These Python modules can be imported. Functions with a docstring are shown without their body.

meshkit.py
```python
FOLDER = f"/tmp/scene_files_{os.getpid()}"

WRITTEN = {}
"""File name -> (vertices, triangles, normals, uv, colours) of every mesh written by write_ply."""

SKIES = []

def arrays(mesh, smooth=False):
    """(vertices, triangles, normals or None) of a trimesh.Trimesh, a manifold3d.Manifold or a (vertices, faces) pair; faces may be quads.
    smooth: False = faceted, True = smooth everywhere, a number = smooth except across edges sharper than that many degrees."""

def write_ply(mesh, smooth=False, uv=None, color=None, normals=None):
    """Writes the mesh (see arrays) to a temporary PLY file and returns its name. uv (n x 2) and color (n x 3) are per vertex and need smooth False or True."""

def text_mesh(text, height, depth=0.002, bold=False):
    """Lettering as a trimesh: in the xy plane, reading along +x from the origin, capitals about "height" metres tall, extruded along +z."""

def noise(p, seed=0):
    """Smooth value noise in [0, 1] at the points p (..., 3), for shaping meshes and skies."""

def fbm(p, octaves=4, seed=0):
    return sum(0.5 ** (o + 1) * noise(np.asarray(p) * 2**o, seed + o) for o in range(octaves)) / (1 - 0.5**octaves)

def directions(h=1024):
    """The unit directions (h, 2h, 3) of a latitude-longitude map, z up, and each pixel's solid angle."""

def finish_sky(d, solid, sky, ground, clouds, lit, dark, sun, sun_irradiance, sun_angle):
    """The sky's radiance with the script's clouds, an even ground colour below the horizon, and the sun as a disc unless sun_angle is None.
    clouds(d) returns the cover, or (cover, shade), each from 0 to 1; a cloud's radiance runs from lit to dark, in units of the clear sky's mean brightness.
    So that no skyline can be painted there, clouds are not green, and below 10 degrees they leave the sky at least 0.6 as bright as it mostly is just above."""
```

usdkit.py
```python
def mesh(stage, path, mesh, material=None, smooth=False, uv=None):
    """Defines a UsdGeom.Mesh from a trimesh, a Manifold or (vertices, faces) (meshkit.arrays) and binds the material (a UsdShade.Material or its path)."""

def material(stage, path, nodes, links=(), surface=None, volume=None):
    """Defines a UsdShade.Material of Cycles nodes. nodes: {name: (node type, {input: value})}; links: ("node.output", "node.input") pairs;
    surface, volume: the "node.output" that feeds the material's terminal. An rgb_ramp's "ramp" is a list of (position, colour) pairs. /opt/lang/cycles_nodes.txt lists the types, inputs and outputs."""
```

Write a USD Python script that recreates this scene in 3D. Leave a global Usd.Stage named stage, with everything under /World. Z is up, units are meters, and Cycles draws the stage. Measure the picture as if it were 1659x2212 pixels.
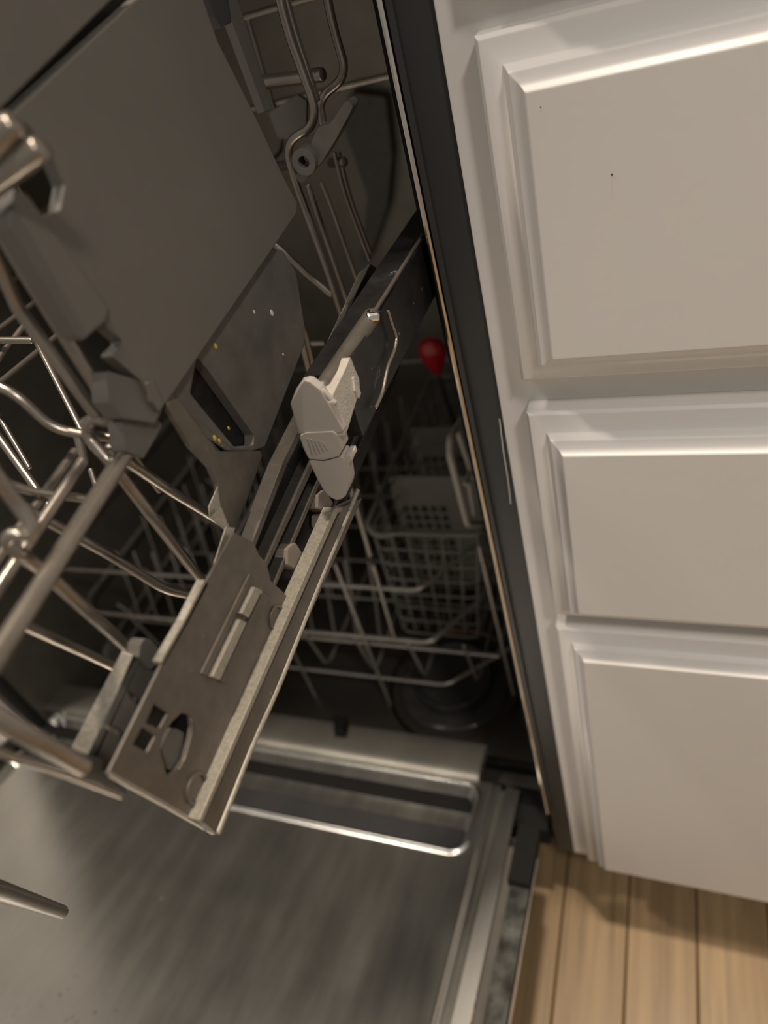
import math, random
import numpy as np, trimesh, shapely
from shapely.geometry import Polygon, Point, LineString, box as sbox
import usdkit, meshkit
from pxr import Usd, UsdGeom, UsdLux, UsdShade, Gf, Sdf

random.seed(7); rng = np.random.default_rng(7)
stage = Usd.Stage.CreateInMemory()
UsdGeom.SetStageUpAxis(stage, UsdGeom.Tokens.z); UsdGeom.SetStageMetersPerUnit(stage, 1.0)
world = UsdGeom.Xform.Define(stage, '/World'); stage.SetDefaultPrim(world.GetPrim())

# ------------------------------------------------------------------ camera
W, H, F = 1659.0, 2212.0, 1491.0                       # picture size and focal length in pixels
AX = np.array([.9260, .0147, -.3772]); AZ = np.array([-.2445, -.7382, -.6286])   # world x and z seen from the camera (right, down, forward)
AX /= np.linalg.norm(AX); AZ -= AX * (AZ @ AX); AZ /= np.linalg.norm(AZ); AY = np.cross(AZ, AX)
R = np.stack([AX, AY, AZ])                               # camera -> world
CAM = np.array([.067, -.25, .72])
cam = UsdGeom.Camera.Define(stage, '/World/camera')
cr, cd, cf = R @ [1, 0, 0], R @ [0, 1, 0], R @ [0, 0, 1]
m = np.eye(4); m[0, :3] = cr; m[1, :3] = -cd; m[2, :3] = -cf; m[3, :3] = CAM
cam.AddTransformOp().Set(Gf.Matrix4d(*m.ravel().tolist()))
cam.CreateHorizontalApertureAttr(36.0); cam.CreateVerticalApertureAttr(36.0 * H / W)
cam.CreateFocalLengthAttr(36.0 * F / W); cam.CreateClippingRangeAttr(Gf.Vec2f(.005, 50))
cam.CreateFocusDistanceAttr(.235); cam.CreateFStopAttr(11.0)
cam.CreateExposureAttr(0.0)

# ------------------------------------------------------------------ lights
def dome(strength, col):
    d = UsdLux.DomeLight.Define(stage, '/World/room_glow'); d.CreateIntensityAttr(strength); d.CreateColorAttr(Gf.Vec3f(*col))
def disk(name, pos, rad, power, col, aim=None):
    l = UsdLux.DiskLight.Define(stage, '/World/' + name); l.CreateRadiusAttr(rad); l.CreateIntensityAttr(power); l.CreateColorAttr(Gf.Vec3f(*col))
    p = np.array(pos, float); z = np.array([0, 0, 1.]) if aim is None else p - np.array(aim, float)
    z /= np.linalg.norm(z); x = np.cross([0, 1, 0], z); x /= np.linalg.norm(x); y = np.cross(z, x)
    M = np.eye(4); M[0, :3], M[1, :3], M[2, :3], M[3, :3] = x, y, z, p
    l.AddTransformOp().Set(Gf.Matrix4d(*M.ravel().tolist()))
dome(.080, (1.0, .93, .84))
disk('ceiling_lamp_key', (.12, -.085, 2.36), .05, 1250, (1.0, .84, .66))
disk('added_fill_lamp', (.70, -.75, 1.75), .09, 128, (1.0, .915, .82))  # added fill, no known fitting; brightens the cabinet fronts, more towards the top
disk('ceiling_lamp_side', (-.85, -.20, 2.30), .07, 300, (1.0, .89, .76))

# ------------------------------------------------------------------ pixel rays -> points in the room
def ray(u, v): return R @ np.array([u - W / 2, v - H / 2, F])
def PX(u, v, x): d = ray(u, v); return CAM + d * ((x - CAM[0]) / d[0])
def PY(u, v, y): d = ray(u, v); return CAM + d * ((y - CAM[1]) / d[1])
def PZ(u, v, z): d = ray(u, v); return CAM + d * ((z - CAM[2]) / d[2])
def PS(u, v, s): return CAM + ray(u, v) * s * 1e-4        # s: distance in units of 0.1 mm per focal pixel

# ------------------------------------------------------------------ materials
_L = '/World/Looks'
UsdGeom.Scope.Define(stage, _L)
def mat(name, base, rough=.5, metal=0., var=.0, vscale=40., bump=0., bscale=300., bdist=.0004, rvar=0., bevel=0., spots=None, stretch=(1, 1, 1), spec=.5, coat=0., extra=None):
    n = {'g': ('texture_coordinate', {}), 'm': ('mapping', {'scale': stretch}),
         'p': ('principled_bsdf', {'base_color': base, 'roughness': rough, 'metallic': metal, 'specular_ior_level': spec, 'coat_weight': coat})}
    l = [('g.object', 'm.vector')]
    col = None
    if var > 0:
        lo, hi = [c * (1 - var) for c in base], [min(1, c * (1 + var)) for c in base]
        n['vn'] = ('noise_texture', {'scale': vscale, 'detail': 5., 'roughness': .6}); n['vr'] = ('rgb_ramp', {'ramp': [(.3, lo), (.7, hi)]})
        l += [('m.vector', 'vn.vector'), ('vn.fac', 'vr.fac')]; col = 'vr.color'
    if spots:
        sc, thr, scol = spots
        n['sn'] = ('noise_texture', {'scale': sc, 'detail': 3., 'roughness': .7}); n['sr'] = ('rgb_ramp', {'ramp': [(thr, (0, 0, 0)), (thr + .05, (1, 1, 1))]})
        n['sm'] = ('mix', {'color1': base, 'color2': scol})
        l += [('g.object', 'sn.vector'), ('sn.fac', 'sr.fac'), ('sr.color', 'sm.fac')]
        if col: l.append((col, 'sm.color1'))
        col = 'sm.color'
    if col: l.append((col, 'p.base_color'))
    if rvar > 0:
        n['rn'] = ('noise_texture', {'scale': vscale * 1.7, 'detail': 4.}); n['rm'] = ('map_range', {'from_min': .3, 'from_max': .7, 'to_min': max(.02, rough - rvar), 'to_max': min(1, rough + rvar)})
        l += [('m.vector', 'rn.vector'), ('rn.fac', 'rm.value'), ('rm.result', 'p.roughness')]
    nrm = None
    if bevel > 0:
        n['bv'] = ('bevel', {'radius': bevel, 'samples': 4}); nrm = 'bv.bevel'
    if bump > 0:
        n['bn'] = ('noise_texture', {'scale': bscale, 'detail': 2.}); n['bu'] = ('bump', {'strength': bump, 'distance': bdist})
        l += [('m.vector', 'bn.vector'), ('bn.fac', 'bu.height')]
        if nrm: l.append((nrm, 'bu.normal'))
        nrm = 'bu.normal'
    if nrm: l.append((nrm, 'p.normal'))
    return usdkit.material(stage, f'{_L}/{name}', n, l, surface='p.BSDF')
M = {}
M['paint'] = mat('white_paint', (.745, .725, .705), .32, var=.02, vscale=6, bump=.05, bscale=120, bevel=.0008)
M['steel'] = mat('brushed_steel', (.74, .73, .69), .26, .965, var=.035, vscale=4, rvar=.03, bump=.0, bscale=5, bdist=.0006, stretch=(7, 1.5, 1.5))
M['tub'] = mat('shaded_tub_steel', (.24, .222, .19), .40, .72, var=.2, vscale=9, rvar=.08, bump=.25, bscale=14, bdist=.003)  # steel darkened to stand for light blocked from the tub
M['chrome'] = mat('polished_steel', (.72, .68, .62), .16, 1., var=.25, vscale=30, bump=.3, bscale=40, bdist=.001)
M['flange'] = mat('flange_steel', (.26, .265, .25), .36, 1., var=.12, vscale=40, spots=(60, .70, (.52, .45, .33)), rvar=.1)
M['wire'] = mat('coated_wire', (.30, .27, .235), .27, .8, var=.12, vscale=90, bump=.15, bscale=900, bdist=.0002)
M['lwire'] = mat('rack_wire_grey', (.40, .37, .33), .32, .6, var=.12, vscale=60)
M['plastic'] = mat('grey_plastic', (.108, .102, .092), .48, var=.05, vscale=40, bump=.12, bscale=1500, bdist=.0001, bevel=.0007)
M['dplastic'] = mat('worn_grey_plastic', (.112, .104, .093), .52, var=.16, vscale=120, spots=(300, .72, (.42, .39, .35)), bump=.15, bscale=900, bdist=.0001, bevel=.0006)
M['rail'] = mat('rail_steel', (.140, .124, .106), .42, .5, var=.16, vscale=160, spots=(420, .70, (.40, .36, .30)), bump=.2, bscale=1200, bdist=.00012, bevel=.0005)
M['edge'] = mat('lit_rail_edge', (.36, .335, .285), .40, .5, var=.22, vscale=900, bevel=.0004)  # paler copy of the rail steel: light on up-facing folds put into colour
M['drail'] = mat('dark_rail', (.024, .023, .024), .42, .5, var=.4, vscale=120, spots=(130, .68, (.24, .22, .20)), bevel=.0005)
M['frail'] = mat('darker_rail_steel', (.10, .09, .08), .42, .5, var=.2, vscale=160, bevel=.0004)  # same steel as the rail in a darker tone, for the flanges
M['cap'] = mat('light_grey_plastic', (.42, .388, .355), .42, var=.03, vscale=50, bump=.06, bscale=1500, bdist=.0001, bevel=.0008)
M['captex'] = mat('rough_grey_plastic', (.47, .435, .385), .6, var=.1, vscale=300, bump=.7, bscale=1600, bdist=.0004, bevel=.0005)
M['trim'] = mat('dark_trim', (.034, .034, .036), .45, var=.08, vscale=20, bevel=.0006)
M['black'] = mat('black_rubber', (.012, .0115, .011), .75, spec=.15)
M['basket'] = mat('basket_plastic', (.20, .186, .163), .55, var=.08, vscale=50)
M['handle'] = mat('basket_handle_plastic', (.50, .46, .41), .5)
M['red'] = mat('red_plastic', (.46, .012, .022), .12, coat=.6)
M['glass'] = mat('filter_plastic', (.050, .048, .044), .18, .1, var=.2, vscale=12)
M['seal'] = mat('door_seal', (.10, .092, .082), .55, var=.1, vscale=40)
M['counter'] = mat('stone_counter', (.10, .095, .09), .2, var=.3, vscale=60)
M['wall'] = mat('wall_paint', (.45, .42, .37), .7)
M['dirt'] = mat('wet_crumb', (.30, .17, .05), .25)
M['tip'] = mat('worn_bright_steel', (.85, .83, .78), .2, 1.)

def wood(name, c, seed):
    n = {'g': ('texture_coordinate', {}), 'm': ('mapping', {'scale': (60, 2.2, 60), 'location': (seed * 3.1, seed * 1.7, 0)}),
         'n': ('noise_texture', {'scale': 2.2, 'detail': 7., 'roughness': .62, 'distortion': .4}),
         'm2': ('mapping', {'scale': (16, .6, 16), 'location': (seed * 1.3, seed * 2.9, 0)}), 'n2': ('noise_texture', {'scale': 2., 'detail': 3., 'distortion': .8}),
         'r': ('rgb_ramp', {'ramp': [(.30, [k * .66 for k in c]), (.52, c), (.75, [k * 1.22 for k in c])]}),
         'r2': ('rgb_ramp', {'ramp': [(.3, (.80, .78, .76)), (.7, (1.1, 1.1, 1.1))]}), 'x': ('mix', {'mix_type': 'multiply', 'fac': 1.0}),
         'b': ('bump', {'strength': .12, 'distance': .0006}), 'p': ('principled_bsdf', {'roughness': .42})}
    l = [('g.object', 'm.vector'), ('m.vector', 'n.vector'), ('n.fac', 'r.fac'), ('g.object', 'm2.vector'), ('m2.vector', 'n2.vector'), ('n2.fac', 'r2.fac'),
         ('r.color', 'x.color1'), ('r2.color', 'x.color2'), ('x.color', 'p.base_color'), ('n.fac', 'b.height'), ('b.normal', 'p.normal')]
    return usdkit.material(stage, f'{_L}/{name}', n, l, surface='p.BSDF')
WOODS = [wood(f'oak_{i}', c, i + 1) for i, c in enumerate([(.37, .26, .140), (.33, .225, .118), (.405, .285, .153), (.355, .245, .130)])]

# ------------------------------------------------------------------ scene tree helpers
used = {}
def numbered(parent, name):
    k = (parent, name); i = used.get(k, -1) + 1; used[k] = i
    return name if i == 0 else f'{name}_{i:03d}'
def path_of(parent, name):
    base = '/World' if parent is None else str(parent.GetPath())
    return base + '/' + numbered(base, name)
def tag(p, label=None, cat=None, group=None, kind=None):
    for k, v in (('label', label), ('category', cat), ('group', group), ('kind', kind)):
        if v: p.SetCustomDataByKey(k, v)
    return p
def thing(name, label, cat, group=None, kind=None, loc=(0, 0, 0)):
    x = UsdGeom.Xform.Define(stage, path_of(None, name)); x.AddTranslateOp().Set(Gf.Vec3d(*map(float, loc)))
    p = x.GetPrim(); p.SetCustomDataByKey('_o', Gf.Vec3d(*map(float, loc)))
    origin[str(p.GetPath())] = np.array(loc, float); p.ClearCustomDataByKey('_o')
    return tag(p, label, cat, group, kind)
origin = {}
def obj(name, mesh, material, parent=None, smooth=30, label=None, kind=None):
    """One mesh prim; vertices are given in room coordinates and stored relative to the thing's base."""
    if isinstance(mesh, (list, tuple)) and not hasattr(mesh, 'vertices'): mesh = trimesh.util.concatenate(list(mesh))
    top = None if parent is None else '/'.join(str(parent.GetPath()).split('/')[:3])
    if top in origin and np.any(origin[top]):
        mesh = mesh.copy(); mesh.apply_translation(-origin[top])
    g = usdkit.mesh(stage, path_of(parent, name), mesh, M[material] if isinstance(material, str) else material, smooth=smooth)
    p = g.GetPrim()
    return tag(p, label, None, None, kind)

# ------------------------------------------------------------------ mesh helpers
def box(x0, x1, y0, y1, z0, z1):
    b = trimesh.creation.box(extents=(abs(x1 - x0), abs(y1 - y0), abs(z1 - z0))); b.apply_translation(((x0 + x1) / 2, (y0 + y1) / 2, (z0 + z1) / 2)); return b
def hexa(lo, hi):
    """Solid between two quads (lists of four points in the same order)."""
    return trimesh.convex.convex_hull(np.vstack([lo, hi]))
def fillet(pts, rad, n=5):
    pts = [np.array(p, float) for p in pts]; out = [pts[0]]
    for a, b, c in zip(pts[:-2], pts[1:-1], pts[2:]):
        u, w = a - b, c - b; lu, lw = np.linalg.norm(u), np.linalg.norm(w)
        if lu < 1e-9 or lw < 1e-9: continue
        t = min(rad, lu * .48, lw * .48); p0, p1 = b + u / lu * t, b + w / lw * t
        for k in np.linspace(0, 1, n): out.append((1 - k) ** 2 * p0 + 2 * k * (1 - k) * b + k * k * p1)
    out.append(pts[-1]); return np.array(out)
def tube(pts, r, seg=12, r1=None, bend=.006, round_end=True):
    P = fillet(pts, bend) if len(pts) > 2 else np.array(pts, float)
    d = np.gradient(P, axis=0); d /= np.linalg.norm(d, axis=1)[:, None]
    L = np.r_[0, np.cumsum(np.linalg.norm(np.diff(P, axis=0), axis=1))]; L /= L[-1]
    rr = r + (0 if r1 is None else (r1 - r)) * L
    C, D, Q = list(P), list(d), list(rr)
    if round_end:
        C = [P[0] - d[0] * rr[0] * .5, P[0] - d[0] * rr[0] * .35] + C + [P[-1] + d[-1] * rr[-1] * .35, P[-1] + d[-1] * rr[-1] * .5]
        D = [d[0], d[0]] + D + [d[-1], d[-1]]; Q = [rr[0] * .5, rr[0] * .87] + Q + [rr[-1] * .87, rr[-1] * .5]
    n = np.cross(D[0], [0, 0, 1.]);
    if np.linalg.norm(n) < .1: n = np.cross(D[0], [0, 1., 0])
    n /= np.linalg.norm(n); V = []
    a = np.linspace(0, 2 * np.pi, seg, endpoint=False)
    for c, t, q in zip(C, D, Q):
        n = n - t * (n @ t); n /= np.linalg.norm(n); b = np.cross(t, n)
        V.append(c + q * (np.cos(a)[:, None] * n + np.sin(a)[:, None] * b))
    k = len(V); V = np.vstack(V + [C[0], C[-1]]); Fc = []
    for i in range(k - 1):
        for j in range(seg):
            j2 = (j + 1) % seg; A, B, Cc, Dd = i * seg + j, i * seg + j2, (i + 1) * seg + j2, (i + 1) * seg + j
            Fc += [(A, B, Cc), (A, Cc, Dd)]
    for j in range(seg):
        j2 = (j + 1) % seg; Fc += [(k * seg, j2, j), (k * seg + 1, (k - 1) * seg + j, (k - 1) * seg + j2)]
    return trimesh.Trimesh(V, Fc, process=False)
def slab_x(poly, x0, x1):
    """Extrudes a polygon of (y, z) from x0 to x1."""
    g = trimesh.creation.extrude_polygon(poly, abs(x1 - x0)); v = g.vertices.copy()
    g.vertices = np.c_[v[:, 2] + min(x0, x1), v[:, 0], v[:, 1]]; return g
def slab_y(poly, y0, y1):
    g = trimesh.creation.extrude_polygon(poly, abs(y1 - y0)); v = g.vertices.copy()
    g.vertices = np.c_[v[:, 0], v[:, 2] + min(y0, y1), v[:, 1]]; g.invert(); return g
def polyx(pix, x): return Polygon([PX(u, v, x)[1:] for u, v in pix])
def polyy(pix, y): return Polygon([PY(u, v, y)[[0, 2]] for u, v in pix])
def soft(poly, r): return poly.buffer(-r).buffer(2 * r, quad_segs=6).buffer(-r, quad_segs=6)
def strip(path, w0, w1, t):
    """A bent metal strap: path of points, with half-width vectors w0 and thickness vectors t."""
    P = np.array(path, float); w = np.array(w0, float); w = np.broadcast_to(w, P.shape) if w.ndim == 1 else w; t = np.array(t, float)
    parts = []
    for i in range(len(P) - 1):
        q = [P[i] - w[i], P[i] + w[i], P[i + 1] + w[i + 1], P[i + 1] - w[i + 1]]
        parts.append(hexa(np.array(q), np.array(q) + t))
    return trimesh.util.concatenate(parts)
def extrude_profile(prof, x0, x1):
    return slab_x(Polygon(prof), x0, x1)

# ================================================================== THE SETTING: oak floor, wall behind the units
fl = obj('floor', box(-1.6, 1.4, -2.2, .66, -.03, -.012), 'black'); tag(fl, 'oak strip floor below the cabinet and the dishwasher door', None, None, 'structure')
PW = .0572
k = 0
for i in range(-24, 22):
    x0 = .041 + i * PW
    cuts = [-2.2] + sorted(rng.uniform(-1.9, -.45, 2).tolist()) + [.6]
    for a, b in zip(cuts[:-1], cuts[1:]):
        if b - a < .08: continue
        g = .0006; ht = rng.uniform(-.0004, .0002)
        pr = [(x0 + g, -.012), (x0 + PW - g, -.012), (x0 + PW - g, ht - .0012), (x0 + PW - g - .0012, ht), (x0 + g + .0012, ht), (x0 + g, ht - .0012)]
        obj('plank', slab_y(Polygon(pr), a + .0005, b - .0005), WOODS[(i * 7 + k) % 4], fl); k += 1
wl = obj('wall_back', box(-1.6, 1.4, .64, .68, 0, 2.4), 'wall'); tag(wl, 'plain painted wall behind the kitchen units', None, None, 'structure')

# ================================================================== white drawer cabinet
cab = thing('drawer_cabinet', 'white painted base cabinet with raised drawer fronts right of the dishwasher', 'cabinet', loc=(.23, .3, 0))
CW = .46
obj('carcass', box(.002, CW - .002, .019, .60, .10, .875), 'paint', cab)
obj('toe_kick', box(.004, CW, .065, .085, .0, .099), 'black', cab)
fr = sbox(0, .10, CW, .876)
for z0, z1 in ((.125, .405), (.430, .545), (.580, .680), (.706, .845)): fr = fr.difference(sbox(.03, z0, CW - .03, z1))
obj('face_frame', slab_y(fr, 0, .0185), 'paint', cab)
def drawer_front(x0, x1, z0, z1):
    """Raised front: edge, cove, quirk step, flat field. Rings of a rounded profile, mitred at the corners."""
    prof = [(0, 0), (0, .0085), (.0012, .0098), (.0035, .0104), (.0060, .0112), (.0082, .0126), (.0096, .0148), (.0100, .0160), (.0112, .0164), (.0128, .0172), (.0142, .0188), (.0146, .0196), (.0152, .0200)]
    V, Fc = [], []
    for d, h in prof:
        V += [(x0 + d, -h, z0 + d), (x1 - d, -h, z0 + d), (x1 - d, -h, z1 - d), (x0 + d, -h, z1 - d)]
    n = len(prof)
    for i in range(n - 1):
        for j in range(4):
            a, b, c, e = i * 4 + j, i * 4 + (j + 1) % 4, (i + 1) * 4 + (j + 1) % 4, (i + 1) * 4 + j
            Fc += [(a, b, c), (a, c, e)]
    e = (n - 1) * 4; Fc += [(e, e + 1, e + 2), (e, e + 2, e + 3), (0, 2, 1), (0, 3, 2)]
    return trimesh.Trimesh(V, Fc, process=False)
for z0, z1 in ((.112, .4140), (.4245, .555), (.5705, .689), (.703, .855)):
    obj('drawer', drawer_front(.0125, CW - .0125, z0, z1), 'paint', cab, smooth=25)
for (u, v, q) in ((1322, 377, .00032), (1168, 232, .0002)):
    obj('paint_speck', trimesh.creation.icosphere(subdivisions=1, radius=q).apply_translation(PY(u, v, -.0200)), 'trim', cab, label='tiny dark speck on the paint')
cab2 = UsdGeom.Xform.Define(stage, path_of(None, 'drawer_cabinet')); cab2.AddTranslateOp().Set(Gf.Vec3d(-.6015 - .23, .3, 0))
cab2.GetPrim().GetReferences().AddInternalReference(cab.GetPath()); cab2.GetPrim().SetInstanceable(True)
tag(cab2.GetPrim(), 'white painted base cabinet left of the dishwasher, beyond the picture edge', 'cabinet')
ct = obj('countertop', [box(-1.3, .9, -.026, .63, .880, .918)], 'counter'); tag(ct, 'dark stone worktop running over the dishwasher and cabinet', 'countertop')

obj('gap_light', tube([PY(u, v, -.0006) for u, v in ((1079, 905), (1086, 965), (1098, 1040), (1103, 1088))], .00022, 6), mat('gap_light_paint', (.75, .74, .72), .3), cab, label='pale sliver standing for light in the gap beside the trim')  # thin pale tube put in for the light along the gap
# ================================================================== dishwasher
TR, TL = -.0185, -.585                                   # inner faces of the tub walls
dw = thing('dishwasher', 'open built-in dishwasher with steel tub and lowered door', 'dishwasher', loc=(-.30, .3, 0))
TF = .105
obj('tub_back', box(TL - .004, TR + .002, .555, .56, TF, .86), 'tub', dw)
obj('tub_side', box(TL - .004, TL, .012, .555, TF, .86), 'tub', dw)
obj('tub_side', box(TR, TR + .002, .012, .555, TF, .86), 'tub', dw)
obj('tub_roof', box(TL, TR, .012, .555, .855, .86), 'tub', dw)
obj('tub_floor', box(TL, TR, .03, .555, TF - .004, TF), mat('shaded_floor_steel', (.12, .112, .10), .35, .8, var=.2, vscale=9), dw)  # darker copy of the tub steel, shade put into its colour
obj('tub_sill', slab_x(Polygon([(-.004, .115), (.034, .115), (.034, .128), (.026, .140), (.012, .146), (-.004, .140)]), TL, TR), 'black', dw)
obj('tub_sill', slab_x(Polygon([(.036, .106), (.075, .106), (.036, .127)]), TL + .002, TR - .002), 'tub', dw, label='sloping steel floor edge')
obj('toe_panel', box(-.60, -.0005, .052, .060, 0, .13), 'black', dw)
obj('chrome_edge', tube([(-.0168, .001, .163), (-.0168, .001, .86)], .0012, 8), 'chrome', dw, label='polished steel rim of the tub opening')
obj('trim_strip', slab_y(sbox(-.0148, .095, -.0004, .876), .002, .03), 'trim', dw, label='dark grey filler strip')
obj('trim_bead', slab_y(sbox(-.0150, .165, -.0128, .876), -.0004, .0019), 'trim', dw)
obj('trim_strip', slab_y(sbox(-.600, .095, -.588, .876), .002, .03), 'trim', dw, label='dark grey filler strip')
# gasket of the tub opening, just behind the rim
obj('gasket', tube([(-.0195, .010, .15), (-.0195, .010, .845), (TL + .004, .010, .845), (TL + .004, .010, .15)], .0028, 10, bend=.02), 'black', dw)
sm = polyy([(760, 195), (838, 205), (852, 330), (842, 440), (800, 560), (782, 560), (800, 420), (770, 330), (745, 260)], .545)
obj('spray_manifold', slab_y(soft(sm, .004), .535, .555), 'dplastic', dw, label='black spray-arm feed on the back wall')
obj('rivet', trimesh.creation.icosphere(subdivisions=2, radius=.0022).apply_translation(PY(1149, 1543, .020)), 'tip', dw, label='small bright rivet')
# ---- door, not quite level: its free end stands a little higher
DA = math.atan(.215); Y0, Z0 = -.0155, .160
DN = np.array([0, math.sin(DA), math.cos(DA)]); DS = np.array([0, -math.cos(DA), math.sin(DA)]); D0 = np.array([0, Y0, Z0])
def PD(u, v, h=0.):
    d = ray(u, v); t = ((D0 + DN * h - CAM) @ DN) / (d @ DN); p = CAM + d * t; q = p - D0
    return np.array([p[0], q @ DS])                        # (x, s) on the door
def DP(x, s, h=0.): return D0 + DS * s + DN * h + np.array([x, 0, 0])
xs_ref = {n: PD(u, 2003)[0] for n, u in (('line', 987), ('g0', 1011), ('g1', 1021), ('b1', 1058), ('f0', 1086), ('f1', 1127), ('e', 1140))}
ODR = xs_ref['e']; ODL = -.595
door = obj('door', trimesh.util.concatenate([hexa(np.array([DP(ODL, s, -.014) for s in (0, .72)] + [DP(ODR - .007, s, -.014) for s in (.72, 0)]), np.array([DP(ODL, s, -.055) for s in (0, .72)] + [DP(ODR - .010, s, -.055) for s in (.72, 0)]))]), 'trim', dw)
# pressed inner panel as a height field: well near the hinge, gutters along the sides
wc = [PD(u, v) for u, v in ((985, 1692), (1032, 1730), (960, 1832), (60, 1535))]
WX1, WS0, WS1 = wc[1][0], wc[0][1], wc[2][1] + .002
WX0 = PD(18, 1560)[0]
def smooth01(t): t = np.clip(t, 0, 1); return t * t * (3 - 2 * t)
PR = xs_ref['b1']; PLft = ODL + (ODR - PR)
gx = np.unique(np.r_[np.linspace(PLft, PR, 170), np.linspace(xs_ref['line'] - .012, PR, 70), np.linspace(WX1 - .02, WX1 + .004, 40), np.linspace(WX0 - .004, WX0 + .02, 30)])
gs = np.unique(np.r_[np.linspace(.012, .70, 110), np.linspace(WS0 - .006, WS1 + .008, 110)])
X, S = np.meshgrid(gx, gs)
cx, cs, hx, hs, rc = (WX0 + WX1) / 2, (WS0 + WS1) / 2, (WX1 - WX0) / 2, (WS1 - WS0) / 2, .013
qx, qs = np.abs(X - cx) - hx + rc, np.abs(S - cs) - hs + rc
sd = np.hypot(np.maximum(qx, 0), np.maximum(qs, 0)) + np.minimum(np.maximum(qx, qs), 0) - rc
Hh = -.016 * smooth01(-sd / .010)
Hh += .0022 * np.exp(-(sd / .0022) ** 2)                   # rolled lip of the well
e = PR - X; wl_ = PR - xs_ref['g1']; gl = PR - xs_ref['g0']; ll = PR - xs_ref['line']
Hh += -.005 * smooth01((gl + .0012 - e) / .0016) + .007 * smooth01((wl_ + .0006 - e) / .0012)
Hh -= .30 * np.clip(wl_ - e, 0, None); Hh -= .30 * np.clip(wl_ - (X - PLft), 0, None)
Hh += .0016 * np.exp(-((e - ll) / .0009) ** 2) - .0018 * smooth01((ll - .001 - e) / .002)
e2 = X - PLft; Hh += -.005 * smooth01((gl + .0012 - e2) / .0016) + .007 * smooth01((wl_ + .0006 - e2) / .0012)
Hh += .0003 * meshkit.fbm(np.c_[X.ravel() * 9, S.ravel() * 9, 0 * X.ravel()]).reshape(X.shape) if hasattr(meshkit, 'fbm') else 0
V = np.array(D0) + S[..., None] * DS + Hh[..., None] * DN; V[..., 0] += X
ny, nx = X.shape; idx = np.arange(ny * nx).reshape(ny, nx)
a, b, c, d_ = idx[:-1, :-1].ravel(), idx[:-1, 1:].ravel(), idx[1:, 1:].ravel(), idx[1:, :-1].ravel()
pan = trimesh.Trimesh(V.reshape(-1, 3), np.r_[np.c_[a, c, b], np.c_[a, d_, c]], process=False)
if pan.face_normals[0] @ DN < 0: pan.invert()
obj('inner_panel', pan, 'steel', door, smooth=60, label='pressed stainless inner panel with a rounded well')
def door_bar(x0, x1, s0, s1, h0, h1): return hexa(np.array([DP(x, s, h0) for x, s in ((x0, s0), (x1, s0), (x1, s1), (x0, s1))]), np.array([DP(x, s, h1) for x, s in ((x0, s0), (x1, s0), (x1, s1), (x0, s1))]))
for sgn in (0, 1):
    mx = (lambda x: x) if sgn == 0 else (lambda x: ODL + ODR - x)
    obj('seal_channel', door_bar(mx(xs_ref['b1']), mx(xs_ref['f0']), .012, .70, -.014, -.006), 'seal', door, label='dull grey seal channel')
    obj('flange', door_bar(mx(xs_ref['f0'] - .001), mx(xs_ref['f1']), .045, .70, -.014, -.003), 'flange', door, label='stained steel edge flange')
    obj('edge_lip', tube([DP(mx(xs_ref['f1'] + .0018), .02, -.004), DP(mx(xs_ref['f1'] + .0012), .70, -.003)], .0016, 8), 'chrome', door, label='bright folded door edge')
    obj('hinge_cover', trimesh.util.concatenate([door_bar(mx(xs_ref['f0'] - .003), mx(xs_ref['f1'] + .0005), -.005, .044, -.013, .002)]), 'black', door, label='black hinge cover')
sx, ss = PD(1101, 2000, -.003)
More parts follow.
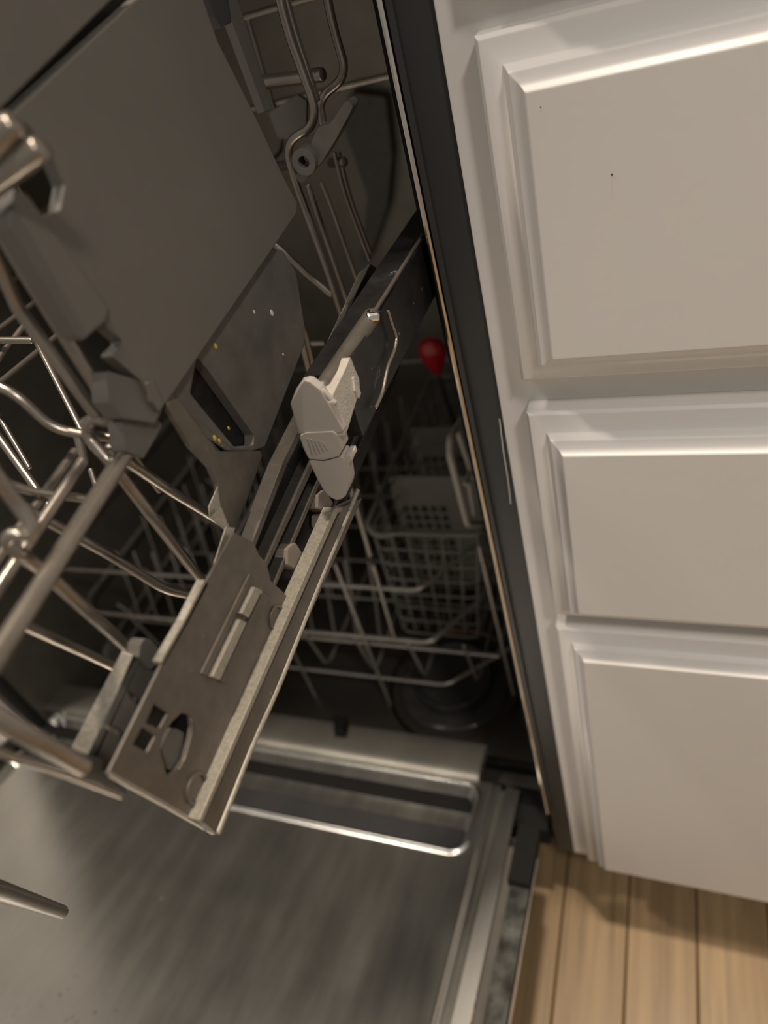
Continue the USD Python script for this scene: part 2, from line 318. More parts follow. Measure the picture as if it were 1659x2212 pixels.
a = np.linspace(0, 2 * np.pi, 24)
ring = trimesh.creation.annulus(.0012, .0034, .0016, sections=24); pin = trimesh.creation.cylinder(.0006, .001, sections=12)
T = np.eye(4); T[:3, 0] = [1, 0, 0]; T[:3, 1] = np.cross(DN, [1, 0, 0]); T[:3, 2] = DN; T[:3, 3] = DP(sx, ss, -.0022)
sc = trimesh.util.concatenate([ring, pin]); sc.apply_transform(T)
obj('screw', sc, 'flange', door, label='round screw head')
wash = trimesh.creation.annulus(.0034, .0046, .0004, sections=24); wash.apply_transform(T); obj('washer', wash, 'flange', door)
# crumbs in the seal channel at the bottom of the picture
for (u, v, q) in ((1024, 2155, .0016), (1020, 2185, .0014), (1026, 2140, .0009), (1018, 2200, .0011)):
    x_, s_ = PD(u, v, -.005); cmb = trimesh.creation.icosphere(subdivisions=2, radius=q); cmb.vertices *= [1, 1.5, .7]; cmb.apply_translation(DP(x_, s_, -.0052)); obj('food_crumb', cmb, 'dirt', door)
# rolled splash lip at the hinge
lx1 = PD(1036, 1655, .01)[0]; lx0 = PD(52, 1500, .01)[0]
ls1 = PD(1000, 1684, .0)[1]; ls0 = PD(1000, 1597, .006)[1]
pr = [(ls1, -.004), (ls1 - .0005, .0012), (ls1 - .003, .0032), (ls1 - .008, .0048), (ls1 - .016, .0058), (ls1 - .024, .0064), (ls0 + .006, .0066), (ls0 + .001, .0050), (ls0, -.004)]
ll_ = slab_x(Polygon(pr), lx0, lx1); v = ll_.vertices.copy(); ll_.vertices = np.array([DP(x, s, h) for x, s, h in v]); trimesh.repair.fix_normals(ll_)
obj('splash_lip', ll_, mat('lip_steel', (.33, .31, .27), .42, .7, var=.1, vscale=20, bevel=.003), door, label='rounded grey lip at the hinge end')
obj('lip_stop', [hexa(np.array([DP(*PD(u, v, .009), .0068) for u, v in ((722, 1555), (752, 1560), (746, 1590), (722, 1588))]), np.array([DP(*PD(u, v, .009), .014) for u, v in ((724, 1552), (750, 1556), (744, 1585), (724, 1583))]))], 'black', dw)
# water on the inner panel
drops = []
for (u, v, q) in ((339, 1861, 1.2), (350, 1943, 1.4), (232, 2087, .9), (162, 2109, .7), (131, 2149, 1.2), (147, 2137, .8), (206, 2186, 1.2), (253, 2181, 1.2), (37, 2176, 1.0), (30, 2193, .9), (158, 2197, .9), (144, 2204, .9), (166, 2208, 1), (90, 2173, .7), (322, 2134, .8), (329, 2076, .6), (262, 2048, .6), (307, 1930, 1.1), (318, 1958, .9)):
    x_, s_ = PD(u, v); g = trimesh.creation.icosphere(subdivisions=2, radius=.0011 * q); g.vertices *= [1, 1, .45]; g.apply_transform(np.r_[np.c_[T[:3, :3], DP(x_, s_, .0002)], [[0, 0, 0, 1]]]); drops.append(g)
wmat = usdkit.material(stage, f'{_L}/water', {'p': ('principled_bsdf', {'base_color': (.95, .95, .95), 'roughness': .02, 'ior': 1.33, 'transmission_weight': 1.0})}, [], surface='p.BSDF')
dr = obj('water_drops', drops, wmat, smooth=60); tag(dr, 'clear water drops scattered on the steel door panel', 'water', None, 'stuff')

# ---- filter cup in the tub floor
fc = PZ(978, 1462, .118)
fm = trimesh.creation.revolve(np.array([(0, .112), (.022, .113), (.034, .115), (.0375, .122), (.0395, .1235), (.0415, .122), (.043, .112), (.056, .110), (.058, .1075), (.060, .1052), (0, .1052)]), sections=64)
fm.apply_translation((fc[0], fc[1], 0)); obj('filter_cup', fm, 'glass', dw, smooth=50, label='round dark filter cup in the tub floor')
rg = trimesh.creation.revolve(np.array([(.068, .1055), (.0705, .1085), (.073, .1055)]), sections=64); rg.apply_translation((fc[0], fc[1], 0))
obj('filter_ring', rg, mat('bronze_ring', (.22, .14, .085), .35, 1.), dw, label='thin bronze-coloured ring round the filter')

# ---- fixed (outer) rail on the tub wall and its plastic end cap
ZR = PX(915, 515, -.021)[2]
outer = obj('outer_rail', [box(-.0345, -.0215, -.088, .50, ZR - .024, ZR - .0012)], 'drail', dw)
obj('rail_edge', tube([PX(803, 682, -.0215), PX(915, 515, -.0215) + np.array([0, .3, .0])], .0007, 8), 'rail', outer, label='thin worn upper edge')
obj('rail_rod', [tube([PX(700, 838, -.0265), PX(803, 684, -.0235)], .0030, 12), ], 'rail', outer)
obj('rail_rod_end', [tube([PX(797, 686, -.0225), PX(813, 684, -.0205)], .0016, 10), tube([PX(795, 678, -.0235), PX(806, 662, -.0235)], .0009, 8)], 'tip', outer, label='bright worn rod end')
obj('spring_wire', tube([PX(u, v, -.0195) for u, v in ((838, 672), (848, 705), (857, 728), (853, 755), (838, 790), (833, 812), (826, 850), (812, 880))], .0006, 8, bend=.004), 'wire', outer)
YC = -.1
capm = lambda pix, y0, y1: slab_y(soft(polyy(pix, YC), .0008), y0, y1)
cq = lambda pix, y: np.array([PY(u, v, y) for u, v in pix])
cfront = cq([(652, 830), (658, 823), (668, 825), (690, 842), (706, 868), (728, 905), (741, 931), (736, 935), (700, 932), (656, 936)], YC)
cleft = cq([(628, 872), (640, 840), (650, 826), (638, 908), (645, 938)], YC + .0022)
cap = obj('end_cap', hexa(np.vstack([cfront, cleft]), np.vstack([cfront + [0, .0035, -.0005], cleft + [0, .002, 0]])), 'cap', outer, smooth=20, label='light grey plastic end cap on the rail')
obj('cap_button', capm([(648, 941), (662, 934), (720, 931), (729, 938), (739, 974), (733, 984), (700, 992), (668, 990), (657, 968)], YC - .0004, YC + .006), 'cap', cap, label='ribbed release button')
obj('cap_nose', capm([(666, 994), (700, 997), (738, 986), (744, 994), (749, 1020), (753, 1048), (751.5, 1060), (746.5, 1071), (738, 1078), (728, 1080), (717, 1076.5), (707, 1069), (697, 1056), (685, 1034)], YC, YC + .006), 'cap', cap)
for j in range(5):
    u = 664 + j * 8; p0, p1 = PY(u, 948 + j * 1.5, YC - .0006), PY(u + 11, 984 - j * 3, YC - .0006)
    obj('button_rib', tube([p0, p1], .0002, 6), 'cap', cap)
csd = polyx([(733, 957), (728, 912), (716, 880), (720, 850), (745, 800), (757, 770), (768, 800), (776, 818), (778, 850), (770, 865), (752, 925), (739, 955)], -.0212)
csd = csd.intersection(sbox(YC + .0004, 0, 1, 2))
obj('cap_side', slab_x(soft(csd, .0006), -.0212, -.0250), 'captex', cap, label='rough-textured side of the cap')
obj('cap_side', slab_x(soft(polyx([(764, 812), (772, 818), (780, 850), (776, 862), (768, 845)], -.0205), .0004), -.0205, -.0225), 'captex', cap)
obj('cap_hook', slab_y(soft(polyy([(745, 984), (757, 984), (761, 994), (755, 1000), (753, 1012), (748, 1016), (744, 1000)], YC + .001), .0004), YC + .001, YC + .006), 'captex', cap)
obj('cap_catch', [tube([PY(u, v, YC + .0015) for u, v in ((697, 843), (711, 857), (718, 866), (723, 870))], .0009, 8), tube([PY(u, v, YC + .0015) for u, v in ((700, 862), (712, 876), (722, 868))], .0009, 8), tube([PY(u, v, YC + .003) for u, v in ((660, 822), (674, 820), (690, 832), (694, 842))], .0010, 8)], 'cap', cap)

# ================================================================== upper rack with its slide rail
rk = thing('upper_rack', 'pulled-out upper dishwasher rack with grey side plates and slide rail', 'dish rack', loc=(-.30, -.02, .56))
XR = -.04
zt = lambda u, v: PX(u, v, XR)[1:]
plate = polyx([(233, 1671), (348, 1437), (400, 1345), (446, 1255), (505, 1150), (548, 1172), (560, 1200), (575, 1215), (585, 1255), (604, 1272), (632, 1300), (470, 1650), (428, 1772)], XR)
hole = polyx([(352, 1645), (345, 1620), (352, 1590), (370, 1560), (392, 1540), (408, 1545), (411, 1570), (404, 1605), (394, 1640), (378, 1665), (360, 1675)], XR)
hole2 = polyx([(332, 1520), (363, 1541), (345, 1574), (314, 1562)], XR); hole3 = polyx([(307, 1570), (336, 1590), (318, 1625), (286, 1608)], XR)
slidep = plate.difference(soft(hole, .0008)).difference(hole2).difference(hole3)
slide = obj('slide_rail', slab_x(slidep, XR - .0007, XR), 'rail', rk, label='worn brown-grey metal slide rail plate')
obj('hole_shade', slab_x(polyx([(268, 1640), (330, 1500), (372, 1500), (425, 1530), (425, 1640), (380, 1700), (320, 1690)], XR - .0045), XR - .0055, XR - .0045), 'drail', slide)  # dark sheet added behind the plate openings to stand for their shade
obj('rail_insert', [slab_x(soft(polyx([(357, 1640), (352, 1622), (366, 1590), (378, 1573), (398, 1582), (396, 1615), (384, 1655), (372, 1665)], XR - .0012), .0008), XR - .005, XR - .0012)], 'dplastic', slide, label='grey plastic block inside the oval slot')
obj('slot_rim', tube([PX(u, v, XR + .0002) for u, v in ((413, 1555), (415, 1575), (408, 1608), (399, 1640), (386, 1662))], .0004, 8), 'rail', slide)
zfront = [PX(431, 1771, XR), PX(550, 1496, XR), PX(690, 1176, XR), PX(723, 1096, XR)]
zl = np.mean([p[2] for p in zfront]); yf = PX(431, 1771, XR)[1]
zb = PX(470, 1800, XR)[2]
# the whole rail follows its own slight slope: points by their traced lines
def along(pix, x): return [PX(u, v, x) for u, v in pix]
def bar_x(line_a, line_b, x0, x1):
    """Solid bar between two traced lines on the plane x1, going back to x0."""
    A, B = along(line_a, x1), along(line_b, x1); o = np.array([x0 - x1, 0, 0]); out = []
    for i in range(len(A) - 1): out.append(hexa(np.array([A[i], A[i + 1], B[i + 1], B[i]]), np.array([A[i], A[i + 1], B[i + 1], B[i]]) + o))
    return trimesh.util.concatenate(out)
obj('lower_runner', bar_x([(441, 1777), (562, 1494), (740, 1096)], [(466, 1800), (592, 1502), (782, 1076)], XR - .001, XR + .003), 'rail', slide)
obj('runner_ledge', bar_x([(431, 1771), (550, 1495), (724, 1096)], [(438, 1775), (558, 1497), (734, 1098)], XR - .0012, XR + .0034), 'edge', slide, label='ledge of the runner, paler to stand for light from above')
obj('runner_lip', tube(along([(471, 1796), (548, 1600), (598, 1490), (690, 1258), (772, 1060)], XR + .0028), .0009, 10), 'edge', slide, label='lower lip, paler to stand for the light on it')
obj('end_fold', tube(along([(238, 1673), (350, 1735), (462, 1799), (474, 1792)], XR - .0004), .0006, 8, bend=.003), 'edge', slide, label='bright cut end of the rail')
obj('top_fold', bar_x([(345, 1430), (396, 1342), (441, 1252)], [(352, 1438), (403, 1350), (450, 1262)], XR - .0022, XR), 'edge', slide, label='top fold with the light on it painted in')
obj('stiffening_rib', [bar_x([(459, 1462), (519, 1338)], [(475, 1470), (533, 1345)], XR - .001, XR + .0016)], 'edge', slide, label='raised rib painted in the lit pale colour')
obj('stiffening_rib', [bar_x([(523, 1325), (551, 1268)], [(537, 1335), (567, 1275)], XR - .001, XR + .0016)], 'edge', slide, label='raised rib painted in the lit pale colour')
obj('rib_shade_bar', [bar_x([(476, 1472), (568, 1278)], [(492, 1478), (584, 1286)], XR - .001, XR + .0008), bar_x([(435, 1455), (540, 1240)], [(446, 1460), (548, 1244)], XR - .001, XR + .0006)], 'rail', slide)  # shade beside the ribs put into the shape as low bars
for (u, v) in ((597, 1335), (424, 1702)):
    cb = trimesh.creation.annulus(.0032, .0040, .0009, sections=28); cb.apply_transform(trimesh.transformations.rotation_matrix(np.pi / 2, [0, 1, 0])); cb.apply_translation(PX(u, v, XR + .0001)); obj('emboss_ring', cb, 'rail', slide)
# intermediate rail: web, flanges and rollers running back into the tub
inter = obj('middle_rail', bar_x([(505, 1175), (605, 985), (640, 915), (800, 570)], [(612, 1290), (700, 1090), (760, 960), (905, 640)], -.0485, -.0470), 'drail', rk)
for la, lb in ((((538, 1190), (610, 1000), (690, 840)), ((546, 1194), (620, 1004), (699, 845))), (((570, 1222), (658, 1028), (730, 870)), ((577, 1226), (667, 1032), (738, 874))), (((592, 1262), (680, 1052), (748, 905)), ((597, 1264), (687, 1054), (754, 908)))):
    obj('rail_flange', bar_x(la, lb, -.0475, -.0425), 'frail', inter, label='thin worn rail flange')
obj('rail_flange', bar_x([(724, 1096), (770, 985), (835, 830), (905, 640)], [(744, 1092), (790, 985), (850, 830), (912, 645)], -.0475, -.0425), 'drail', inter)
for (u, v, r_) in ((640, 1204, 20), (703, 1085, 17), (680, 1275, 13), (713, 1128, 14), (622, 1335, 13)):
    q = polyx([(u - r_ * .9, v - r_ * .9), (u - r_ * .1, v - r_ * 1.6), (u + r_, v + r_ * .1), (u + r_ * .25, v + r_ * 1.4), (u - r_ * .9, v + r_ * .8)], -.0415)
    obj('roller', slab_x(soft(q, .0005), -.0465, -.0415), mat(f'roller_{u}', (.20, .165, .14), .5, var=.2, vscale=150, bevel=.0008), inter, label='small brown plastic roller')
# front strap that climbs from the rail to the adjuster, and the rear one
obj('strap', [slab_x(soft(polyx([(355, 868), (385, 860), (470, 975), (560, 975), (575, 960), (548, 1040), (532, 1085), (518, 1120), (513, 1160), (495, 1145), (480, 1095), (470, 1045), (455, 1010), (412, 965)], -.050), .0012), -.0515, -.050)], 'rail', rk, label='brown metal strap between rail and side plate')
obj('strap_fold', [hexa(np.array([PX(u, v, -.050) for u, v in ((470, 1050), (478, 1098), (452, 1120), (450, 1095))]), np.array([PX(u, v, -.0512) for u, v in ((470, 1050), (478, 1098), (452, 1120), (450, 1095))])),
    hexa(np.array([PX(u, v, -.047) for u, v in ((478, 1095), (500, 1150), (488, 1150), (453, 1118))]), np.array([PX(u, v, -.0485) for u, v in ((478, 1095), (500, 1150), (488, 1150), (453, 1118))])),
    hexa(np.array([PX(u, v, -.0425) for u, v in ((487, 1138), (508, 1140), (478, 1222), (452, 1248))]), np.array([PX(u, v, -.0450) for u, v in ((487, 1138), (508, 1140), (478, 1222), (452, 1248))]))], 'edge', rk, label='twisted fold of the strap, its lit faces painted paler')
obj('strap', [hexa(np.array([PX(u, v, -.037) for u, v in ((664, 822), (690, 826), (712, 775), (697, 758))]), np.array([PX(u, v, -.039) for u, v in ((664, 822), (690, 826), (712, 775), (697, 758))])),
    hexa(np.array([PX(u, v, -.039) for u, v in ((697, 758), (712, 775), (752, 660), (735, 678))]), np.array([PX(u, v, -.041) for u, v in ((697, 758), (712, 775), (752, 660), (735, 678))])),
    hexa(np.array([PX(u, v, -.041) for u, v in ((735, 678), (765, 640), (800, 570), (775, 590))]), np.array([PX(u, v, -.043) for u, v in ((735, 678), (765, 640), (800, 570), (775, 590))]))], 'edge', rk, label='rear strap of the rack in the paler lit colour')
# adjuster bracket (behind) with its recessed slot, and the big plain side plate in front
pb = polyx([(330, 560), (610, 540), (640, 590), (657, 700), (657, 745), (640, 790), (572, 965), (545, 974), (505, 972), (415, 900), (330, 800)], -.0525)
slot = soft(polyx([(425, 770), (450, 800), (548, 940), (548, 962), (505, 965), (410, 850)], -.0525), .001)
brk = obj('adjuster_bracket', slab_x(soft(pb, .002).difference(slot), -.0560, -.0525), 'dplastic', rk, label='speckled grey plastic adjuster bracket')
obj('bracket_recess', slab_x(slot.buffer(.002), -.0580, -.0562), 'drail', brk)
for (u, v, q) in ((587, 676, .0010), (549, 674, .0006), (466, 748, .0008), (464, 946, .0008), (494, 925, .0005), (474, 952, .0006), (612, 766, .0005)):
    cr_ = trimesh.creation.icosphere(subdivisions=2, radius=q); cr_.vertices *= [.5, .8, 1.2]; cr_.apply_translation(PX(u, v, -.0524)); obj('food_speck', cr_, mat(f'speck_{u}', (.60, .55, .48) if u % 2 else (.50, .36, .05), .5), brk)
XA = -.050
pa = soft(polyx([(20, 250), (300, -8), (436, -8), (470, 90), (560, 270), (613, 385), (642, 440), (640, 462), (358, 872), (330, 872), (305, 822), (240, 768), (268, 740), (236, 712), (120, 560), (70, 470), (130, 455), (140, 400), (110, 330), (60, 270)], XA), .0006)
obj('side_plate', slab_x(pa, XA - .0035, XA), 'plastic', rk, label='large plain grey plastic side plate')
obj('side_plate', slab_x(soft(polyx([(-30, 265), (280, -40), (-30, -60)], XA), .0006), XA - .0035, XA), 'plastic', rk, label='upper grey plastic side plate above the gap')
obj('plate_gap_shade', slab_x(polyx([(0, 300), (300, -20), (270, -60), (-40, 220)], XA - .006), XA - .0085, XA - .007), 'black', rk)  # black sheet added behind the gap in place of its shade
obj('plate_rib', slab_x(soft(polyx([(30, 405), (62, 425), (235, 665), (230, 690), (180, 735), (160, 722), (20, 490)], XA + .001), .0006), XA - .003, XA + .001), 'plastic', rk)
obj('plate_latch', slab_x(soft(polyx([(228, 800), (310, 824), (330, 840), (350, 888), (335, 915), (262, 903), (236, 870)], XA - .001), .0008), XA - .006, XA - .001), 'plastic', rk)
obj('plate_latch', slab_x(soft(polyx([(262, 905), (340, 905), (352, 918), (310, 990), (272, 975)], XA - .003), .0006), XA - .0075, XA - .003), 'dplastic', rk)
obj('plate_latch', slab_x(soft(polyx([(312, 826), (328, 822), (352, 872), (340, 890), (325, 868)], XA), .0004), XA - .002, XA + .0006), 'plastic', rk)
obj('side_bar', slab_x(polyx([(494, -10), (511, -10), (590, 238), (572, 242), (480, -10)], -.062), -.065, -.062), 'plastic', rk)
obj('bar_hook', slab_x(soft(polyx([(448, -10), (492, -10), (500, 48), (478, 60), (462, 30)], -.056), .0005), -.060, -.056), 'trim', rk)
# wires: near corner posts, long side wires, slanting ribs down to the rail
RW = .00155
def wire(pts, r=RW, mt='wire', name='wire', bend=.004, label=None, left=False, **k):
    if left: pts = [np.array([-.548, pts[0][1] - .004, pts[0][2]]), np.array([pts[0][0] - .006, pts[0][1] - .004, pts[0][2]])] + list(pts)   # runs on to the far side of the rack
    return obj(name, tube(pts, r, bend=bend, **k), mt, rk, smooth=60, label=label)
YP = -.14
wire([PY(u, v, YP) for u, v in ((-30, 445), (60, 600), (231, 870), (243, 897), (228, 912))] + [PS(203, 903, 1.13), PS(186, 922, 1.14), PS(193, 948, 1.15), PS(240, 1000, 1.15), PS(330, 1118, 1.24), PS(448, 1270, 1.40)], bend=.0022)
wire([PY(u, v, YP) for u, v in ((-30, 500), (40, 668), (196, 880), (212, 902))] + [PS(200, 906, 1.16), PS(184, 915, 1.17)], bend=.0022)
wire([PS(-40, 1470, .83), PS(268, 983, 1.13)], .0021, label='thick bright side wire of the rack', left=True)
wire([PS(-60, 1358, .98), PS(178, 997, 1.16)], .00155, left=True)
wire([PS(-60, 1286, 1.03), PS(163, 976, 1.24)], .00140, left=True)
wire([PS(-40, 985, .88), PS(40, 1092, .93), PS(72, 1135, .94), PS(62, 1160, .94), PS(28, 1152, .93), PS(14, 1168, .94), PS(36, 1192, .95), PS(86, 1225, .99), PS(200, 1330, 1.09), PS(308, 1428, 1.2)], .00160, bend=.0016)
wire([PS(-40, 820, 1.15), PS(34, 850, 1.15), PS(112, 925, 1.18), PS(185, 940, 1.19), PS(268, 948, 1.2)], .00125, left=True)
wire([PS(-60, 965, 1.1), PS(10, 1042, 1.12), PS(60, 1060, 1.14), PS(120, 1069, 1.16), PS(186, 1077, 1.18)], .00115, left=True)
wire([PS(55, 1096, 1.13), PS(92, 1120, 1.15), PS(230, 1195, 1.25), PS(358, 1275, 1.34), PS(440, 1292, 1.42)], .00135)
wire([PS(235, 965, 1.18), PS(278, 1000, 1.22), PS(380, 1068, 1.32), PS(478, 1128, 1.43)], .00145)
wire([PS(40, 1345, 1.02), PS(150, 1395, 1.12), PS(255, 1444, 1.22)], .00125)
wire([PS(47, 676, 1.55), PS(177, 928, 1.4)], .0010)
wire([PS(-20, 735, 1.5), PS(68, 735, 1.5)], .00115, left=True); wire([PS(-10, 785, 1.5), PS(60, 695, 1.58)], .0012, left=True)
wire([PS(-20, 920, 1.35), PS(110, 1098, 1.3)], .00115, left=True); wire([PS(-20, 870, 1.6), PS(64, 1010, 1.55)], .0009, left=True)
wire([PS(168, 938, 1.19), PS(183, 995, 1.2)], .0012); wire([PS(196, 1015, 1.3), PS(215, 1070, 1.3)], .0008)
wire([PS(248, 935, 1.19), PS(262, 948, 1.2), PS(345, 1060, 1.3)], .0009)
wire([PY(-40, 415, YP - .004), PY(84, 322, YP - .001)], .0024, left=True); wire([PY(-40, 345, YP - .004), PY(28, 272, YP - .001)], .0026, left=True)
wire([PS(-40, 1525, .80), PS(60, 1590, .84), PS(178, 1655, .92)], .0020, left=True); wire([PS(-60, 1605, .76), PS(120, 1665, .85), PS(262, 1720, .96)], .0017, r1=.0006, left=True)
wire([(-.0735, -.2325, .640), PS(-260, 1820, .9), PS(-120, 1880, 1.05), PS(-30, 1915, 1.22), PS(134, 1970, 1.72)], .0030, r1=.0023, bend=.01, label='blunt lower wire end of the rack front')
# clip block that carries the rail's front end
def blk(pix, s0, s1):
    return hexa(np.array([PS(u, v, s0) for u, v in pix]), np.array([PS(u, v, s1) for u, v in pix]))
XB = -.050
clip = obj('clip_block', [hexa(np.array([PX(u, v, XB) for u, v in ((287, 1416), (300, 1425), (196, 1662), (182, 1655))]), np.array([PX(u, v, XB - .0045) for u, v in ((287, 1416), (300, 1425), (196, 1662), (182, 1655))])),
    slab_x(polyx([(300, 1425), (345, 1445), (240, 1672), (196, 1650)], XB), XB - .002, XB)], 'dplastic', rk)
top_ = [(263, 1407), (288, 1415), (183, 1662), (168, 1675), (154, 1614)]
obj('clip_top', hexa(np.array([PS(u, v, 1.08) for u, v in top_]), np.array([PS(u, v, 1.10) for u, v in top_])), 'edge', clip, label='top of the clip, made pale for the light falling on it')
obj('clip_pad', slab_x(soft(polyx([(303, 1392), (312, 1380), (325, 1380), (348, 1405), (350, 1425), (325, 1448), (300, 1420)], XB + .002), .0006), XB - .002, XB + .002), 'plastic', clip)
obj('clip_pad', slab_x(soft(polyx([(184, 1627), (224, 1640), (222, 1668), (274, 1705), (266, 1722), (215, 1690), (172, 1678)], XB + .002), .0006), XB - .002, XB + .002), 'plastic', clip)
for q in (((272, 1489), (285, 1499), (309, 1522), (303, 1526), (281, 1508)), ((233, 1566), (239, 1566), (270, 1592), (265, 1599), (229, 1573))):
    obj('clip_lug', hexa(np.array([PX(u, v, XB + .003) for u, v in q]), np.array([PX(u, v, XB - .001) for u, v in q])), 'tip', clip, label='small bright metal lug')
# rear of the rack: cranked uprights, pegs, folding clip
YB = .03
def up(pix, y, r=.00165, **k): return wire([PY(u, v, y) for u, v in pix], r, bend=.008, **k)
up([(596, -40), (622, 70), (672, 205), (681, 240), (672, 275), (630, 300), (621, 330), (640, 400), (700, 560), (742, 690)], .02, .0017)
up([(608, -40), (636, 70), (684, 215)], .028, .0015)
up([(700, -40), (720, 60), (744, 140), (738, 172), (700, 205), (691, 228), (700, 275)], .035, .0017)
up([(665, 400), (720, 560), (755, 665)], .035, .0012)
up([(694, 395), (710, 430), (770, 600)], .06, .0010); up([(722, 330), (745, 420), (798, 560)], .06, .0010); up([(732, 330), (756, 425), (800, 545)], .075, .0009)
up([(575, 550), (640, 690), (668, 800)], .0, .0015); up([(588, 550), (655, 700), (676, 790)], .006, .0013)
up([(560, 500), (600, 532), (660, 590), (715, 635)], .04, .0015)
up([(700, 740), (665, 742)], .05, .0014)
obj('peg', tube([PY(570, 178, .06), PY(694, 161, .05)], .0027, 12), 'wire', rk, label='short bright peg at the rear of the rack')
obj('peg', tube([PY(600, 358, .06), PY(632, 356, .05)], .0022, 12), 'wire', rk); obj('peg', tube([PY(716, 352, .07), PY(742, 350, .06)], .0022, 12), 'wire', rk)
lev = [PY(u, v, .015) for u, v in ((760, 222), (700, 305), (660, 372))]
fcp = obj('fold_clip', [slab_y(soft(polyy([(752, 212), (768, 226), (728, 300), (700, 345), (655, 395), (640, 378), (668, 342), (678, 300), (690, 272), (716, 265)], .012), .0015), .010, .017)], 'dplastic', rk, label='grey plastic folding clip on the wires')
cb = trimesh.creation.annulus(.0022, .0048, .006, sections=24); cb.apply_transform(trimesh.transformations.rotation_matrix(np.pi / 2, [1, 0, 0])); cb.apply_translation(PY(662, 345, .010)); obj('clip_ring', cb, 'dplastic', fcp)
obj('rack_panel', slab_y(soft(polyy([(580, 245), (640, 205), (662, 218), (660, 300), (600, 300)], .08), .001), .08, .083), 'plastic', rk)
# rest of the basket, mostly hidden behind the plates: rim, cross wires
zr = .700; xl, xr = -.55, -.066; ya, yb = -.235, .19
wire([(-.16, ya, .655), (-.0735, -.2325, .638), (-.05, -.222, .637)], .0018, name='rim_wire')
for z in (.655, .70): wire([(xr, .15, z), (xr, yb, z), (xl, yb, z), (xl, ya, z), (-.16, ya, z)], .0018, bend=.02, name='rim_wire')
for i in range(9):
    x = -.16 - i * .045; wire([(x, ya, .70), (x, ya + .004, .63), (x, yb - .004, .63), (x, yb, .70)], .0013, bend=.012, name='cross_wire')

# ================================================================== lower rack
lr = thing('lower_rack', 'grey wire lower rack inside the dark tub', 'dish rack', loc=(-.30, .3, .13))
def lw(pts, r=.0019, name='wire', bend=.012, **k): return obj(name, tube(pts, r, 10, bend=bend), 'lwire', lr, smooth=60, **k)
YF = .114; XE = -.052; XLF = -.56
zs = [PY(905, 1275, YF)[2], PY(930, 1388, YF)[2], PY(965, 1480, YF)[2]]
for (u, v), (ue, ve), z in zip(((905, 1275), (930, 1388), (965, 1480)), ((1035, 1172), (1046, 1288), (1078, 1415)), zs):
    c0 = PY(u, v, YF); c1 = PZ(ue, ve, z)
    lw([(XLF, .50, z), (XLF, YF + .02, z), (XLF + .02, YF, z), c0, c1, (c1[0] + .004, .50, z)], .0023 if z == zs[1] else .0019, bend=.008)
lw([PY(u, v, YF + .004) for u, v in ((690, 1255), (820, 1272))], .0016)
lw([PY(640, 1374, YF + .003), PY(1078, 1417, YF + .003)], .0019)
for pa_, pb_ in (((723, 1218), (852, 1545)), ((632, 1405), (688, 1518)), ((806, 1222), (852, 1378)), ((1035, 1180), (1110, 1500)), ((745, 1010), (800, 1200))):
    lw([PY(*pa_, YF - .002), PY(*pb_, YF - .002)], .0017)
zb0 = .148
for y in (.16, .22, .28, .34, .40, .46): lw([(XLF, y, zb0 + .03), (XLF + .02, y, zb0), (XE - .03, y, zb0), (XE - .01, y, zb0 + .03)], .0016, name='floor_wire')
for x in np.linspace(-.54, -.10, 9): lw([(x, YF, zs[1]), (x, YF + .01, zb0), (x, .48, zb0), (x, .50, zs[1])], .0016, name='floor_wire')
for i, y in enumerate((.16, .22, .28, .34, .40, .46)):
    for x in np.linspace(-.54, -.215, 13):
        g = tube([(x, y, zb0), (x + .006, y + .012, zb0 + .06), (x + .009, y + .020, zb0 + .105)], .0015, 8)
        obj('tine', g, 'lwire', lr, smooth=60)
lw([(XLF, .50, zs[0]), (XE, .50, zs[0])], .0019)
obj('rack_wheel', [trimesh.creation.cylinder(.018, .008, sections=32, transform=trimesh.transformations.translation_matrix((-.545, .11, .15)) @ trimesh.transformations.rotation_matrix(np.pi / 2, [0, 1, 0]))], 'dplastic', lr)

# ================================================================== cutlery basket
bk = thing('cutlery_basket', 'dark grey mesh cutlery basket with pale frame handle in the lower rack', 'cutlery basket', loc=(-.13, .25, .17))
BX1 = -.083; BY0 = .160
tl = PY(800, 1150, BY0); br = PY(1035, 1370, BY0); bl = PY(870, 1372, BY0); tr = PY(1040, 1160, BY0)
ztop, zbot = (tl[2] + tr[2]) / 2, (br[2] + bl[2]) / 2
BX0t, BX1t, BX0b, BX1b = tl[0], tr[0], bl[0], br[0]
BY1 = .40
def bw(pts, r=.0011, name='mesh_wire', bend=.006, **k): return obj(name, tube(pts, r, 8, bend=bend), 'basket', bk, smooth=60, **k)
def bx(f, z): t = (z - zbot) / (ztop - zbot); a = BX0b + (BX0t - BX0b) * t; b = BX1b + (BX1t - BX1b) * t; return a + (b - a) * f
for f in np.linspace(.03, .97, 7):
    bw([(bx(f, ztop), BY0, ztop), (bx(f, zbot), BY0 + .002, zbot), (bx(f, zbot), BY1, zbot), (bx(f, ztop), BY1, ztop)])
for z in np.linspace(zbot, ztop, 8):
    bw([(bx(1, z), BY1, z), (bx(1, z), BY0, z), (bx(0, z), BY0, z), (bx(0, z), BY1, z), (bx(1, z), BY1, z)], bend=.012)
for y in np.linspace(BY0 + .04, BY1 - .02, 8):
    bw([(bx(0, ztop), y, ztop), (bx(0, zbot), y, zbot), (bx(1, zbot), y, zbot), (bx(1, ztop), y, ztop)])
zt_ = ztop + .002
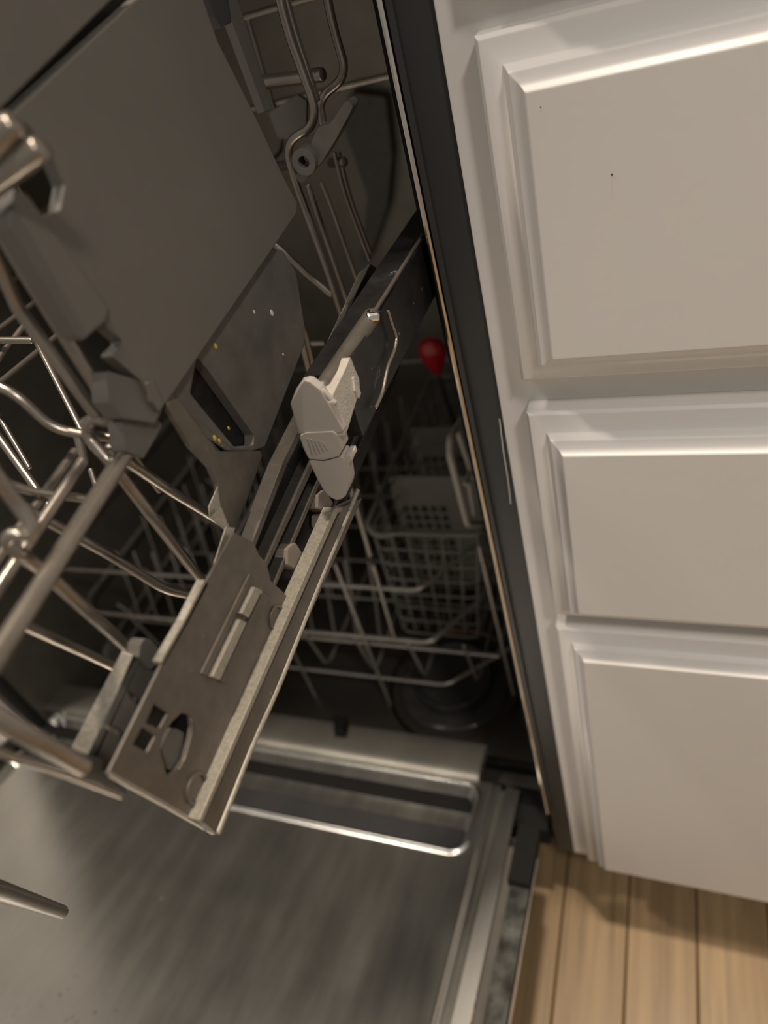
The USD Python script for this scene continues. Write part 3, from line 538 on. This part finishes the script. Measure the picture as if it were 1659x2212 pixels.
obj('rim', tube([(bx(1, zt_), BY1, zt_ + .012), (bx(1, zt_), BY0, zt_), (bx(.75, zt_), BY0 - .001, zt_), (bx(.25, zt_), BY0 - .001, zt_), (bx(0.08, zt_), BY0 - .004, zt_ - .003), (bx(-.06, zt_), BY0 + .006, zt_), (bx(0, zt_), BY1, zt_ + .012), (bx(1, zt_), BY1, zt_ + .012)], .0024, 10, bend=.008), 'basket', bk, smooth=60)
for yw in (.235, .315):
    g = sbox(bx(0, zbot), zbot, bx(1, ztop), ztop + .004)
    for i in range(5):
        for j in range(9):
            x0 = bx(0, zbot) + .006 + i * .0098; z0 = zbot + .006 + j * .0118
            g = g.difference(sbox(x0, z0, x0 + .0066, z0 + .0080))
    obj('divider', slab_y(g, yw, yw + .002), 'basket', bk)
hp = [PX(u, v, -.078) for u, v in ((1022, 868), (1000, 905), (972, 945), (972, 985), (1010, 1132), (1040, 1132))]
obj('handle', [tube(hp, .0028, 8, bend=.004), tube([PX(990, 935, -.0785), PX(1022, 1030, -.0785)], .0022, 8), tube([PX(1030, 985, -.0785), PX(1006, 1045, -.0785)], .0022, 8), tube([PX(1012, 1040, -.0785), PX(1026, 1110, -.0785)], .0022, 8)], 'handle', bk, smooth=60, label='pale plastic frame handle')

# ================================================================== red spoon standing at the back of the basket
sp = thing('red_spoon', 'glossy red plastic spoon head sticking up behind the cutlery basket', 'spoon', loc=tuple(PY(932, 760, .36)))
c0 = PY(933, 757, .36); g = trimesh.creation.icosphere(subdivisions=4, radius=1.)
v = g.vertices.copy(); t = np.clip((-v[:, 2] + 1) / 2, 0, 1); wdt = .0150 * (1 - .45 * np.clip(-v[:, 2], 0, 1) ** 1.4)
g.vertices = np.c_[v[:, 0] * wdt, v[:, 1] * .011 * (1 - .4 * np.clip(-v[:, 2], 0, 1)), v[:, 2] * np.where(v[:, 2] > 0, .015, .030)] + c0
obj('spoon_bowl', g, 'red', sp, smooth=60)
obj('spoon_handle', tube([c0 + np.array([0, 0, -.022]), c0 + np.array([.006, .014, -.14])], .0022, 10), 'trim', sp, smooth=60)
